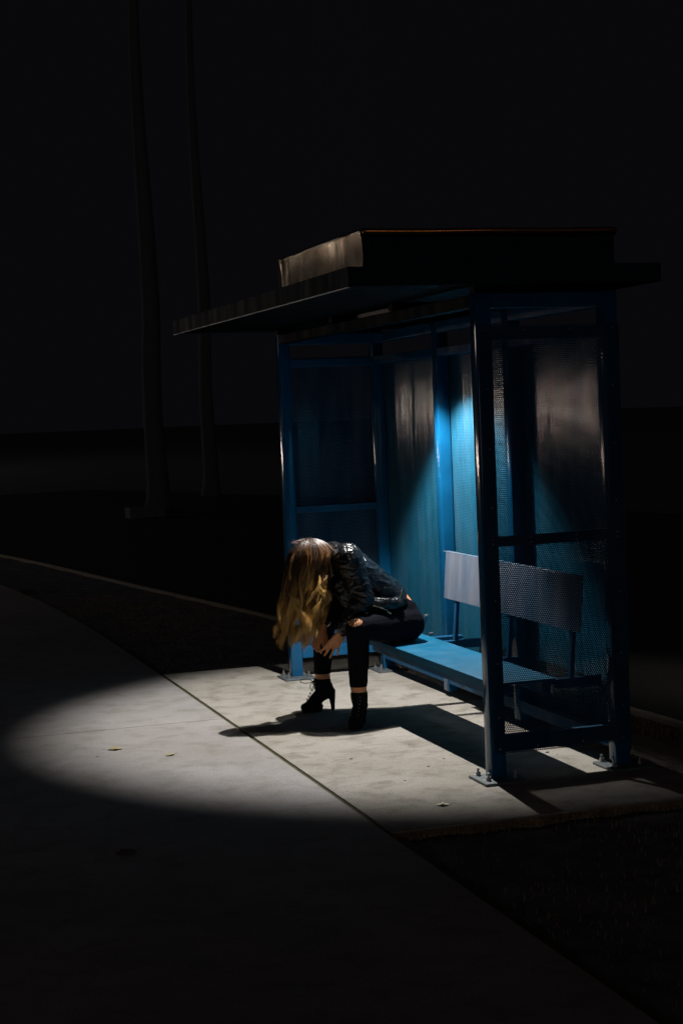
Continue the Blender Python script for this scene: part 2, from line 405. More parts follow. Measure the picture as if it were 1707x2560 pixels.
# dry grass and litter along the near edge of the pad, and thinly over the soil
m = MB()
def blade(x, y, z, h, lean, w_):
    a = random.random() * 6.28; dx, dy = math.cos(a), math.sin(a)
    v0 = m.bm.verts.new((x - dy * w_, y + dx * w_, z)); v1 = m.bm.verts.new((x + dy * w_, y - dx * w_, z))
    v2 = m.bm.verts.new((x + dx * lean, y + dy * lean, z + h)); m.bm.faces.new((v0, v1, v2))
for i in range(12000):
    x = random.uniform(-0.70, 2.2); y = -0.665 + random.gauss(0, 0.016) + 0.01 * math.sin(x * 9) + 0.01 * math.sin(x * 23)
    blade(x, y, -0.022, random.uniform(0.008, 0.026), random.uniform(0, 0.03), 0.0022)
for i in range(26000):
    y = random.uniform(-5.5, 9.0)
    if y < -0.68: x = random.uniform(-0.66, 2.0)
    elif y < 3.74: x = random.uniform(1.03, 1.3)
    else: x = random.uniform(path_right(y) + 0.01, 1.1 - (y - 3.7) * 0.13)
    blade(x, y, -0.04, random.uniform(0.008, 0.03), random.uniform(0, 0.03), 0.002)
tag(m.build('dry_grass', M_drygrass), 'dry brown grass along the edges of the concrete', 'grass', kind='stuff')

# fallen leaves
def leaf(x, y, z, size, ang, mat, label, curl=0.15, group=None):
    m = MB(); n_ = 9; out = []
    for k in range(n_):
        t = k / (n_ - 1); wv = math.sin(math.pi * t) ** 0.8 * 0.36 * (1 + 0.25 * math.sin(t * 17)); out.append((t - 0.5, wv))
    ca, sa = math.cos(ang), math.sin(ang)
    def P(a, b, dz): return (x + (a * ca - b * sa) * size, y + (a * sa + b * ca) * size, z + dz * size)
    top = [m.bm.verts.new(P(a, b, 0.02 + curl * (b * b * 3 + 0.35 * a * a))) for a, b in out]
    mid = [m.bm.verts.new(P(a, 0, 0.02 + curl * 0.25 * a * a)) for a, b in out]
    bot = [m.bm.verts.new(P(a, -b, 0.02 + curl * (b * b * 4))) for a, b in out]
    for k in range(n_ - 1):
        m.bm.faces.new((mid[k], mid[k + 1], top[k + 1], top[k])); m.bm.faces.new((bot[k], bot[k + 1], mid[k + 1], mid[k]))
    t = m.build('leaf', mat, smooth=True, loc=(x, y, z))
    stem = MB(); stem.cyl(P(0.48, 0, 0.03), P(0.9, 0.10, 0.07), 0.0011, 0.0008, 6); stem.build('stem', mat, t, smooth=True)
    return tag(t, label, 'leaf', group=group)
leaf(-1.36, 1.487, 0.002, 0.075, 2.9, M_leafy, 'yellow leaf lying flat on the lit path, farthest left of the lit leaves')
leaf(-1.142, 1.219, 0.002, 0.055, 0.4, M_leafy, 'small yellow leaf on the lit path midway to the joint line')
leaf(-0.343, -0.312, 0.002, 0.052, -0.35, M_leafp, 'pale curled leaf on the pad near its front edge', 0.25)
leaf(-1.657, -0.472, 0.002, 0.09, 0.3, M_leafb, 'brown leaf on the dark path below the pool of light')
leaf(0.215, 1.24, 0.002, 0.045, 0.1, M_leafb, 'brown leaf in the shadow underneath the bench')
for (x, y, a, lb) in [(-0.35, 8.0, 1.2, 'brown leaf in the far soil strip close to the kerb'), (-0.25, 6.4, 0.4, 'brown leaf in the soil strip between path and kerb'),
                      (-0.05, 4.9, 2.1, 'brown leaf on the soil just beyond the concrete pad'), (1.18, 0.95, 0.7, 'brown leaf behind the shelter by the kerb')]:
    leaf(x, y, -0.015, 0.05, a, M_leafb, lb)
m = MB()
for (x, y, r) in [(-0.40, 0.72, 0.010), (-0.14, 0.40, 0.007), (-1.47, 1.36, 0.007), (-0.02, 0.02 + 0.5, 0.006), (-0.33, 0.18, 0.006), (0.45, 0.42, 0.011), (0.47, 0.36, 0.006),
                  (-0.52, 1.18, 0.005), (-0.62, 3.0, 0.006), (-0.35, 2.9, 0.005), (-0.05, 0.9, 0.005)]:
    r *= 0.55; m.sphere((x, y, r * 0.3), (r * random.uniform(1, 2.2), r * random.uniform(0.7, 1.2), r * 0.5), 8)
tag(m.build('debris', M_soil, smooth=True), 'tiny dark crumbs of dirt scattered on the concrete', 'debris', kind='stuff')

# ------------------------------------------------------------------ bus shelter
sh = empty('bus_shelter', (W / 2, L / 2, 0), 'blue steel bus shelter with perforated metal walls and a flat dark roof', 'bus shelter')
ZT = 2.075
def make_post(x, y, full=True):
    z0 = 0.008 if full else 0.03
    m = MB(); m.box(x, x + s_, y, y + s_, z0, ZT, 0.0065, 3)
    p = m.build('post', M_post, sh, smooth=False)
    p.data.polygons.foreach_set('use_smooth', [True] * len(p.data.polygons))
    if not full: return p
    m = MB(); m.box(x - 0.066, x + s_ + 0.055, y - 0.098, y + s_ + 0.03, 0.0, 0.0115, 0.002, 1); m.build('base_plate', M_plateb, p)
    for bx, by in ((-0.028, 0.085), (-0.028, -0.03), (s_ + 0.025, -0.03), (s_ + 0.025, 0.085)):
        m = MB(); m.cyl((x + bx, y + by, 0.011), (x + bx, y + by, 0.0135), 0.017, n=16); m.cyl((x + bx, y + by, 0.0130), (x + bx, y + by, 0.026), 0.0115, n=6)
        m.cyl((x + bx, y + by, 0.02), (x + bx, y + by, 0.043), 0.0058, n=10); m.build('bolt', M_steel, p)
    return p
for x, y, fl in ((0, 0, 1), (W - s_, 0, 1), (0, L - s_, 1), (W - s_, L - s_, 1), (W - s_, 1.045, 0), (W - s_, 2.025, 0)): make_post(x, y, fl)
def rail(x0, x1, y0, y1, z0, z1):
    m = MB(); m.box(x0, x1, y0, y1, z0, z1, 0.003, 2); return m.build('rail', M_rail, sh)
gp = 0.0015
for yo in (0.0, L - s_):            # side frames
    for z0, z1 in ((0.118, 0.185), (0.999, 1.040), (1.878, 1.924)):
        rail(s_ + gp, W - s_ - gp, yo + 0.003, yo + s_ - 0.012, z0, z1)
    rail(s_ + gp, W - s_ - gp, yo + 0.004, yo + s_ - 0.004, 2.012, ZT - 0.002)
ysp = [(s_, 1.045), (1.045 + s_, 2.025), (2.025 + s_, L - s_)]
for a, b in ysp:
    rail(W - s_ + 0.004, W - 0.003, a + gp, b - gp, 0.075, 0.134)
    rail(W - s_ + 0.004, W - 0.003, a + gp, b - gp, 1.884, 1.928)
    rail(W - s_ + 0.004, W - 0.004, a + gp, b - gp, 2.012, ZT - 0.002)
M_ceil = paint_mat('black_roof_underside', (0.004, 0.006, 0.008), 0.6, 0.05, spec=0.03)
m = MB(); m.box(0.004, s_ - 0.004, s_ + gp, L - s_ - gp, 2.020, ZT - 0.002, 0.003, 2); m.build('rail', M_ceil, sh)
# perforated sheets fixed outside the frame
def sheet(name, x0, x1, y0, y1, z0, z1, mat):
    m = MB(); m.box(x0, x1, y0, y1, z0, z1)
    for k in (1, 2):        # inner layers give the punched holes their walls
        if y1 - y0 < x1 - x0: yy = y0 + (y1 - y0) * k / 3; q = [(x0, yy, z0), (x1, yy, z0), (x1, yy, z1), (x0, yy, z1)]
        else: xx = x0 + (x1 - x0) * k / 3; q = [(xx, y0, z0), (xx, y1, z0), (xx, y1, z1), (xx, y0, z1)]
        m.bm.faces.new([m.bm.verts.new(p) for p in q])
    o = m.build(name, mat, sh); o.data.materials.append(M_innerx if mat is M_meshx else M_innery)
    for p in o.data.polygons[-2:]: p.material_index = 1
    return o
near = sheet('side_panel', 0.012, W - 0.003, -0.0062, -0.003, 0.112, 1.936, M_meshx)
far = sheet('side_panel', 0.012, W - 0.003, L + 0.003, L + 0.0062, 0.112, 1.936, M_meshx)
def rivets(par, spots, nrm):
    first = None
    for p in spots:
        if first is None:
            m = MB(); m.sphere(p, tuple(0.0042 if n_ == 0 else 0.0028 for n_ in nrm), 8); first = m.build('rivet', M_steel, par, smooth=True); p0 = p
        else:
            c = first.copy(); col.objects.link(c); c.parent = par; c.location = (Vector(p) - Vector(p0)) * S
zr = [1.916, 1.671, 1.417, 1.169, 1.033, 1.013, 0.7705, 0.5016, 0.2705, 0.134]
sp = [(s_ / 2 + 0.006, -0.0068, z) for z in zr] + [(W - s_ / 2, -0.0068, z) for z in zr]
sp += [(x, -0.0068, z) for z in (1.916, 1.033, 1.013, 0.134) for x in (0.215, 0.43)]
rivets(near, sp, (0, 1, 0))
rivets(far, [(x, L + 0.0068, z) for (x, y, z) in sp], (0, 1, 0))
for i, (a, b) in enumerate([(0.004, 1.078), (1.082, 2.058), (2.062, L - 0.004)]):
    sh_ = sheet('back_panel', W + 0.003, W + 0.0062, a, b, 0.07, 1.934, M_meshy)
    rivets(sh_, [(W - 0.0005 if False else W + 0.006, y, z) for y in (a + 0.03, (a + b) / 2, b - 0.03) for z in (0.10, 1.905)], (1, 0, 0))
m = MB(); m.cyl((W + 0.003, 2.529, 0.397), (W - 0.012, 2.529, 0.397), 0.0085, n=12); m.build('panel_bolt', M_steel, sh)
m = MB(); m.cyl((W + 0.003, 2.47, 0.30), (W - 0.006, 2.47, 0.30), 0.006, n=12); m.build('panel_bolt', M_steel, sh)

# roof
RX0, RX1, RY0, RY1 = -0.60, 0.80, -0.14, 3.27
m = MB(); m.box(RX0 + 0.012, RX1 - 0.012, RY0 + 0.012, RY1 - 0.012, 2.112, 2.170); roof = m.build('roof', M_ceil, sh)
fz0, fz1 = 2.100, 2.180
def fascia(x0, x1, y0, y1):
    m = MB(); m.box(x0, x1, y0, y1, fz0, fz1, 0.0025, 2); return m.build('fascia', M_roof, roof)
fascia(RX0, RX0 + 0.011, RY0, RY1); fascia(RX1 - 0.011, RX1, RY0, RY1)
fascia(RX0 + 0.0115, RX1 - 0.0115, RY0, RY0 + 0.011); fascia(RX0 + 0.0115, RX1 - 0.0115, RY1 - 0.011, RY1)
for y in (0.004, 1.05, 2.03, L - s_ + 0.004):       # cross beams under the ceiling
    m = MB(); m.box(0.002, W - 0.002, y, y + 0.06, ZT + 0.001, 2.111, 0.002, 1); m.build('roof_beam', M_ceil, sh)
m = MB(); m.box(RX0 - 0.0015, RX0 + 0.009, RY0 + 0.002, RY1 - 0.002, 2.0955, 2.0995, 0.001, 1); m.build('drip_lip', M_steel, roof)
# raised box on the roof with a loose sheet-metal front
BX0, BX1, BY0, BY1, BZ = -0.475, 0.68, 0.05, 1.385, 2.352
m = MB(); m.box(BX0 + 0.01, BX1, BY0 + 0.004, BY1 - 0.004, 2.171, BZ - 0.012); box_ = m.build('roof_box', M_roof, sh)
m = MB(); nx, nz = 150, 14
grid = []
for i in range(nx + 1):
    y = BY0 - 0.001 + (BY1 - BY0) * i / nx; row = []
    e = max(0.0, (i / nx - 0.80) / 0.20)
    for k in range(nz + 1):
        zt = k / nz
        z = 2.172 + (BZ - 2.172) * zt
        d = 0.0022 * math.sin(y * 6.1 + zt * 1.4) + 0.0014 * math.sin(y * 13 + 2 - zt * 2.2)
        d += 0.017 * e * math.sin(i / nx * 46 + zt * 1.3 * (1 - zt)) + 0.020 * e ** 3
        d += 0.004 * math.sin(math.pi * zt) - 0.006 * zt
        row.append(m.bm.verts.new((BX0 + d, y, z)))
    grid.append(row)
for i in range(nx):
    for k in range(nz): m.bm.faces.new((grid[i][k], grid[i][k + 1], grid[i + 1][k + 1], grid[i + 1][k]))
bmesh.ops.solidify(m.bm, geom=m.bm.faces[:], thickness=0.0012)
m.build('metal_plate', M_plate, box_, smooth=True)
m = MB(); m.tube([(BX0 + 0.006, BY0 - 0.002, BZ - 0.016), (-0.2, BY0 - 0.001, BZ - 0.018), (0.1, BY0 - 0.004, BZ - 0.0165), (0.4, BY0 - 0.002, BZ - 0.018), (BX1, BY0 - 0.003, BZ - 0.016)], [(0.012, 0.018)] * 5, n=20, sub=8, wide=(0, 1, 0))
m.build('edge_trim', simple('weathered_copper_trim', (0.45, 0.26, 0.14), 0.2, 1.0), box_, smooth=True)

# light fitting under the roof
lf = empty('ceiling_light', (LX, LY, 2.11), 'slim downlight fitting mounted on the underside of the shelter roof', 'light')
m = MB(); m.box(LX - 0.05, LX + 0.05, LY - 0.47, LY + 0.47, 2.078, 2.1105, 0.004, 2)
m.box(LX - 0.05, LX - 0.046, LY - 0.47, LY + 0.47, 2.055, 2.08); m.box(LX + 0.046, LX + 0.05, LY - 0.47, LY + 0.47, 2.055, 2.08)
m.box(LX - 0.05, LX + 0.05, LY - 0.47, LY - 0.466, 2.055, 2.08); m.box(LX - 0.05, LX + 0.05, LY + 0.466, LY + 0.47, 2.055, 2.08)
m.build('housing', M_black, lf)
def emis(name, c, st):
    mm, nt, b, out = new_mat(name); b.inputs['Emission Color'].default_value = (*c, 1); b.inputs['Emission Strength'].default_value = st; return mm
M_led = emis('lit_led', (1, 0.96, 0.9), 0.4)
for dy in (-0.36, 0, 0.36):
    m = MB(); m.cyl((LX, LY + dy, 2.0785), (LX, LY + dy, 2.070), 0.03, n=20); m.build('lens', M_led, lf)

# ------------------------------------------------------------------ bench
bn = empty('bench', (0.22, 0.98, 0), 'long blue metal bench with a pale backrest inside the shelter', 'bench')
BXF, BXB, BYN, BYF, BZT = 0.075, 0.372, 0.12, 1.85, 0.395
m = MB(); m.box(BXF, BXB, BYN, BYF, BZT - 0.012, BZT, 0.003, 2)
m.box(BXF, BXF + 0.004, BYN, BYF, BZT - 0.036, BZT - 0.011); m.box(BXB - 0.004, BXB, BYN, BYF, BZT - 0.036, BZT - 0.011)
m.build('seat', M_seat, bn)
m = MB(); m.box(BXF + 0.018, BXF + 0.055, BYN + 0.02, BYF - 0.02, BZT - 0.070, BZT - 0.0125, 0.003, 2); m.build('seat_frame', M_rail, bn)
m = MB(); m.box(BXB - 0.06, BXB - 0.022, BYN + 0.02, BYF - 0.02, BZT - 0.070, BZT - 0.0125, 0.003, 2); m.build('seat_frame', M_rail, bn)
tilt = math.radians(5)
m = MB(); R_ = Matrix.Rotation(tilt, 3, 'Y')
m.box(0.452, 0.4565, 0.04, 1.685, 0.595, 0.838, 0.0015, 1, R_, (0.454, 1, 0.595)); m.box(0.452, 0.490, 0.04, 1.725, 0.8385, 0.843, 0.0015, 1, R_, (0.454, 1, 0.595))
m.build('backrest', M_back, bn)
for y in (0.14, 0.83, 1.53):
    m = MB(); m.box(BXB + 0.002, 0.588, y - 0.018, y + 0.018, BZT - 0.050, BZT - 0.006, 0.002, 1)
    b1 = m.build('bracket', M_rail, bn)
    m = MB(); m.box(0.4395, 0.458, y - 0.016, y + 0.016, BZT - 0.006, 0.825, 0.002, 1, Matrix.Rotation(math.radians(5.0), 3, 'Y'), (0.436, y, BZT)); m.build('upright', M_rail, bn)
m = MB(); m.box(BXB + 0.002, 0.588, 1.775, 1.825, BZT - 0.050, BZT - 0.02, 0.002, 1); m.build('bracket', M_rail, bn)
for y in (0.45, 1.35):
    m = MB(); m.box(BXF + 0.06, BXB - 0.062, y - 0.02, y + 0.02, BZT - 0.060, BZT - 0.0125, 0.002, 1); m.build('cross_bar', M_rail, bn)

# ------------------------------------------------------------------ person
pr = empty('person', (-0.05, 1.66, 0), 'person in black jacket and ripped jeans slumped forward on the bench with hanging blonde hair', 'person')
Lhip, Lkn, Lan = Vector((0.175, 1.565, 0.49)), Vector((-0.122, 1.425, 0.508)), Vector((-0.116, 1.45, 0.215))
Rhip, Rkn, Ran = Vector((0.175, 1.745, 0.49)), Vector((-0.150, 1.91, 0.515)), Vector((-0.153, 1.96, 0.215))
def lerp(a, b, t): return a * (1 - t) + b * t
def leg(m, H, K, A, k, low):
    m.tube([H + Vector((0.02, 0, 0)), lerp(H, K, 0.35), lerp(H, K, 0.75), K + Vector((0.004, 0, 0.002))], [0.088 * k, 0.082 * k, 0.064 * k, 0.053 * k], n=20)
    m.tube([K + Vector((0.0, 0, 0)), lerp(K, A, 0.28) + Vector((0.006, 0, 0)), lerp(K, A, 0.55) + Vector((0.004, 0, 0)), A, A + Vector(low)], [0.053 * k, 0.053 * k, 0.051 * k, 0.042 * k, 0.038 * k], n=20)
def torso(m, k, neck=True):
    m.tube([(0.185, 1.655, 0.485), (0.175, 1.655, 0.555), (0.115, 1.655, 0.635), (0.03, 1.655, 0.705), (-0.055, 1.655, 0.775), (-0.12, 1.65, 0.825)],
           [(0.155 * k, 0.098 * k), (0.142 * k, 0.092 * k), (0.112 * k, 0.080 * k), (0.115 * k, 0.074 * k), (0.120 * k, 0.070 * k), (0.105 * k, 0.060 * k)], n=24, wide=(0, 1, 0))
LSh, LEl, LWr = Vector((-0.115, 1.525, 0.845)), Vector((-0.060, 1.490, 0.655)), Vector((-0.160, 1.540, 0.478))
RSh, REl, RWr = Vector((-0.125, 1.785, 0.840)), Vector((-0.075, 1.890, 0.665)), Vector((-0.205, 1.725, 0.508))
def hand(m, wr, kn, across, tips, thumb, w_=0.030, curl=(0, 0, 0)):
    """palm from wrist to knuckle centre, `across` = index->little direction"""
    wr = Vector(wr); kn = Vector(kn); ac = Vector(across).normalized()
    d = (kn - wr).normalized(); nrm = d.cross(ac).normalized()
    m.tube([wr - d * 0.02, wr + d * 0.012, lerp(wr, kn, 0.5), kn - d * 0.004], [(0.019, 0.015), (0.021, 0.014), (0.030, 0.0125), (0.033, 0.0105)], n=16, wide=ac)
    rads = (0.0088, 0.0090, 0.0084, 0.0074)
    for i, tip in enumerate(tips):
        off = (-0.025 + 0.0165 * i); b = kn + ac * off; tip = Vector(tip)
        mid = lerp(b, tip, 0.42) + Vector(curl) * (1.0 if i else 0.7); mid2 = lerp(b, tip, 0.75) + Vector(curl) * 0.75; r = rads[i]
        m.tube([lerp(wr, kn, 0.72) + ac * off * 0.85, b, mid, mid2, tip], [r * 0.95, r, r * 0.92, r * 0.84, r * 0.72], n=10, sub=4)
    tb, tm, tt = [Vector(t) for t in thumb]
    m.tube([lerp(wr, kn, 0.25), tb, tm, tt], [0.013, 0.0115, 0.0095, 0.0078], n=10, sub=4)
m = MB()
torso(m, 1.0)
leg(m, Lhip, Lkn, Lan, 1.0, (0.003, 0.0, -0.06)); leg(m, Rhip, Rkn, Ran, 1.0, (0.004, 0, -0.06))
for Sx, E, Wx in ((LSh, LEl, LWr), (RSh, REl, RWr)):
    m.tube([Sx + Vector((0, (1.655 - Sx.y) * 0.4, -0.005)), Sx, lerp(Sx, E, 0.5), E, lerp(E, Wx, 0.35), lerp(E, Wx, 0.8), Wx], [0.055, 0.050, 0.043, 0.037, 0.037, 0.026, 0.020], n=16)
# neck, skull, face (looking down towards the ground)
m.tube([(-0.11, 1.652, 0.835), (-0.165, 1.652, 0.862), (-0.215, 1.652, 0.868)], [0.055, 0.046, 0.050], n=16)
m.sphere((-0.285, 1.652, 0.868), (0.088, 0.068, 0.075), 24)
fd = Vector((-0.42, 0, -0.907)); up_ = Vector((-0.907, 0, 0.42)); hc = Vector((-0.278, 1.652, 0.858)); sd = Vector((0, 1, 0))
def H_(f, u, s=0.0): return hc + fd * f + up_ * u + sd * s
m.tube([H_(0.02, 0.03), H_(0.045, -0.01), H_(0.052, -0.045), H_(0.055, -0.075)], [(0.060, 0.055), (0.056, 0.05), (0.044, 0.036), (0.022, 0.020)], n=18, wide=(0, 1, 0))
m.tube([H_(0.085, 0.012), H_(0.104, -0.012), H_(0.112, -0.026), H_(0.098, -0.032)], [0.006, 0.008, 0.010, 0.008], n=10)          # nose
m.tube([H_(0.089, -0.052, -0.018), H_(0.096, -0.05), H_(0.089, -0.052, 0.018)], [0.004, 0.0065, 0.004], n=8)                    # lips
for q in (-1, 1):
    m.tube([H_(0.088, 0.022, q * 0.045), H_(0.095, 0.026, q * 0.02)], [0.005, 0.006], n=8)                                      # brow
    m.sphere(H_(0.080, 0.008, q * 0.026), 0.012, 10)                                                                            # eyeball under lid
    m.tube([H_(-0.005, 0.012, q * 0.066), H_(-0.012, -0.008, q * 0.073), H_(-0.003, -0.026, q * 0.066)], [0.007, 0.009, 0.006], n=8)  # ear
hand(m, LWr, (-0.196, 1.583, 0.415), (0.75, -0.25, -0.45),
     [(-0.252, 1.628, 0.374), (-0.236, 1.628, 0.352), (-0.212, 1.612, 0.340), (-0.178, 1.598, 0.352)],
     [(-0.196, 1.578, 0.440), (-0.222, 1.600, 0.412), (-0.240, 1.618, 0.392)], curl=(0.002, -0.006, 0.004))
hand(m, RWr, (-0.238, 1.690, 0.436), (-0.75, 0.45, -0.25),
     [(-0.222, 1.640, 0.376), (-0.245, 1.650, 0.362), (-0.262, 1.662, 0.370), (-0.272, 1.680, 0.384)],
     [(-0.212, 1.690, 0.458), (-0.206, 1.672, 0.428), (-0.212, 1.655, 0.402)], curl=(-0.012, 0.004, -0.004))
body = m.build('body', M_skin, pr, remesh=0.0042, smooth_it=3)

# jeans
m = MB()
m.tube([(0.19, 1.655, 0.488), (0.182, 1.655, 0.545), (0.155, 1.655, 0.60)], [(0.165, 0.100), (0.155, 0.098), (0.132, 0.092)], n=26, wide=(0, 1, 0))
m.sphere((0.215, 1.60, 0.475), (0.078, 0.075, 0.080), 20); m.sphere((0.215, 1.71, 0.475), (0.078, 0.075, 0.080), 20)
leg(m, Lhip, Lkn, Lan, 1.075, (0, 0, -0.03)); leg(m, Rhip, Rkn, Ran, 1.075, (0, 0, -0.03))
def jeans_post(o):
    me = o.data; bm = bmesh.new(); bm.from_mesh(me); b0 = base_of(pr)
    for v in bm.verts:     # folds at hip, knee and calf
        q = (v.co + b0) / S
        d = mnoise.noise(Vector((q.x * 14, q.y * 14, q.z * 20))) * 0.0018 + mnoise.noise(Vector((q.x * 34, q.y * 34, q.z * 50))) * 0.0014
        v.co += v.normal * d * S
    bmesh.ops.bisect_plane(bm, geom=bm.verts[:] + bm.edges[:] + bm.faces[:], plane_co=Vector((0, 0, 0.207)) * S - b0, plane_no=Vector((0, 0, -1)), clear_outer=True)
    n_ = Vector((-0.45, 0, 0.89)); c_ = Vector((0.235, 1.655, 0.608))
    bmesh.ops.bisect_plane(bm, geom=bm.verts[:] + bm.edges[:] + bm.faces[:], plane_co=c_ * S - b0, plane_no=n_, clear_outer=True) if False else None
    kc = Vector((-0.143, 1.388, 0.548)); kill = []
    for f in bm.faces:
        q = (f.calc_center_median() + b0) / S; d = q - kc
        # torn knee
        e = (d.x / 0.042) ** 2 + (d.y / 0.045) ** 2 + (d.z / 0.026) ** 2
        if e < 1 + 0.22 * mnoise.noise(q * 90): kill.append(f); continue
        # waistband: bare lower back above it
        w_ = (q - Vector((0.262, 1.655, 0.588))).dot(Vector((0.5, 0, 0.87)))
        if w_ > 0 and q.z > 0.56: kill.append(f)
    bmesh.ops.delete(bm, geom=kill, context='FACES')
    thicken(bm, 0.0025)
    bm.to_mesh(me); bm.free()
jeans = m.build('jeans', M_denim, pr, remesh=0.005, smooth_it=4, post=jeans_post)
m = MB()
for k in range(5):
    t = -0.024 + 0.011 * k; pts_ = []
    for j, th in enumerate((82, 55, 28, 4, -18)):
        th = math.radians(th); pts_.append((-0.138 + t + 0.004 * j, 1.425 - 0.0568 * math.sin(th), 0.509 + 0.0568 * math.cos(th)))
    m.tube(pts_, [0.0014] * 5, n=6, sub=4)
m.build('frayed_thread', M_denim, jeans, smooth=True)

# jacket
m = MB()
m.tube([(0.145, 1.655, 0.610), (0.105, 1.655, 0.650), (0.03, 1.655, 0.712), (-0.055, 1.655, 0.785), (-0.125, 1.652, 0.838)],
       [(0.150, 0.086), (0.150, 0.092), (0.155, 0.094), (0.162, 0.094), (0.135, 0.078)], n=26, wide=(0, 1, 0))
for Sx, E, Wx, k in ((LSh, LEl, LWr, 1), (RSh, REl, RWr, 1)):
    m.tube([Sx + Vector((0.0, (1.655 - Sx.y) * 0.5, 0.0)), Sx + Vector((0, 0, 0.004)), lerp(Sx, E, 0.5), E + Vector((0.006, 0, 0.0)), lerp(E, Wx, 0.35), lerp(E, Wx, 0.75), lerp(E, Wx, 0.93)],
           [0.076, 0.074, 0.060, 0.052, 0.050, 0.041, 0.036], n=18)
m.tube([(0.05, 1.60, 0.605), (-0.07, 1.60, 0.625), (-0.135, 1.62, 0.72)], [0.055, 0.055, 0.055], n=14)
# hanging open front and collar
m.tube([(0.125, 1.50, 0.610), (0.06, 1.485, 0.612), (-0.02, 1.490, 0.628), (-0.09, 1.51, 0.68)], [(0.034, 0.030), (0.032, 0.030), (0.032, 0.030), (0.03, 0.03)], n=14)
m.tube([(0.125, 1.80, 0.610), (0.06, 1.82, 0.60), (-0.02, 1.81, 0.61), (-0.09, 1.79, 0.66)], [0.030] * 4, n=14)
m.tube([(-0.130, 1.58, 0.86), (-0.150, 1.61, 0.895), (-0.152, 1.655, 0.912), (-0.150, 1.70, 0.895), (-0.130, 1.73, 0.86)], [0.020, 0.018, 0.016, 0.018, 0.020], n=12)
def jacket_post(o):
    me = o.data; bm = bmesh.new(); bm.from_mesh(me); b0 = base_of(pr)
    bm.normal_update()
    for v in bm.verts:
        q = (v.co + b0) / S
        d = mnoise.noise(Vector((q.x * 11, q.y * 11, q.z * 11))) * 0.005
        r = 1 - abs(mnoise.noise(Vector((q.x * 17 + 3, q.y * 17, q.z * 24)))) * 2
        d += max(0, r - 0.5) * 0.010
        for E in (LEl, REl):                      # creases round the elbows
            k = math.exp(-((q - E).length / 0.055) ** 2); d += 0.0035 * k * math.sin((q.x * 0.6 + q.z) * 210)
        v.co += v.normal * d * S
    kill = []
    for f in bm.faces:
        q = (f.calc_center_median() + b0) / S
        w_ = (q - Vector((0.206, 1.655, 0.652))).dot(Vector((0.62, 0, -0.30)))
        if w_ > 0 and q.x > 0.12: kill.append(f)
    bmesh.ops.delete(bm, geom=kill, context='FACES')
    thicken(bm, 0.003)
    bm.to_mesh(me); bm.free()
jacket = m.build('jacket', M_leather, pr, remesh=0.0046, smooth_it=3, post=jacket_post)
m = MB(); m.tube([(-0.018, 1.452, 0.612), (0.028, 1.448, 0.594), (0.06, 1.452, 0.580)], [0.0014] * 3, n=6); m.box(0.050, 0.073, 1.443, 1.446, 0.566, 0.573, 0.001, 1, Matrix.Rotation(math.radians(25), 3, 'Y'), (0.062, 1.444, 0.57))
m.build('zip', M_gold, jacket)
m = MB(); m.tube([(-0.170, 1.522, 0.452), (-0.1715, 1.523, 0.43), (-0.173, 1.524, 0.41)], [0.0016] * 3, n=6); m.build('zip_pull', M_gold, jacket)

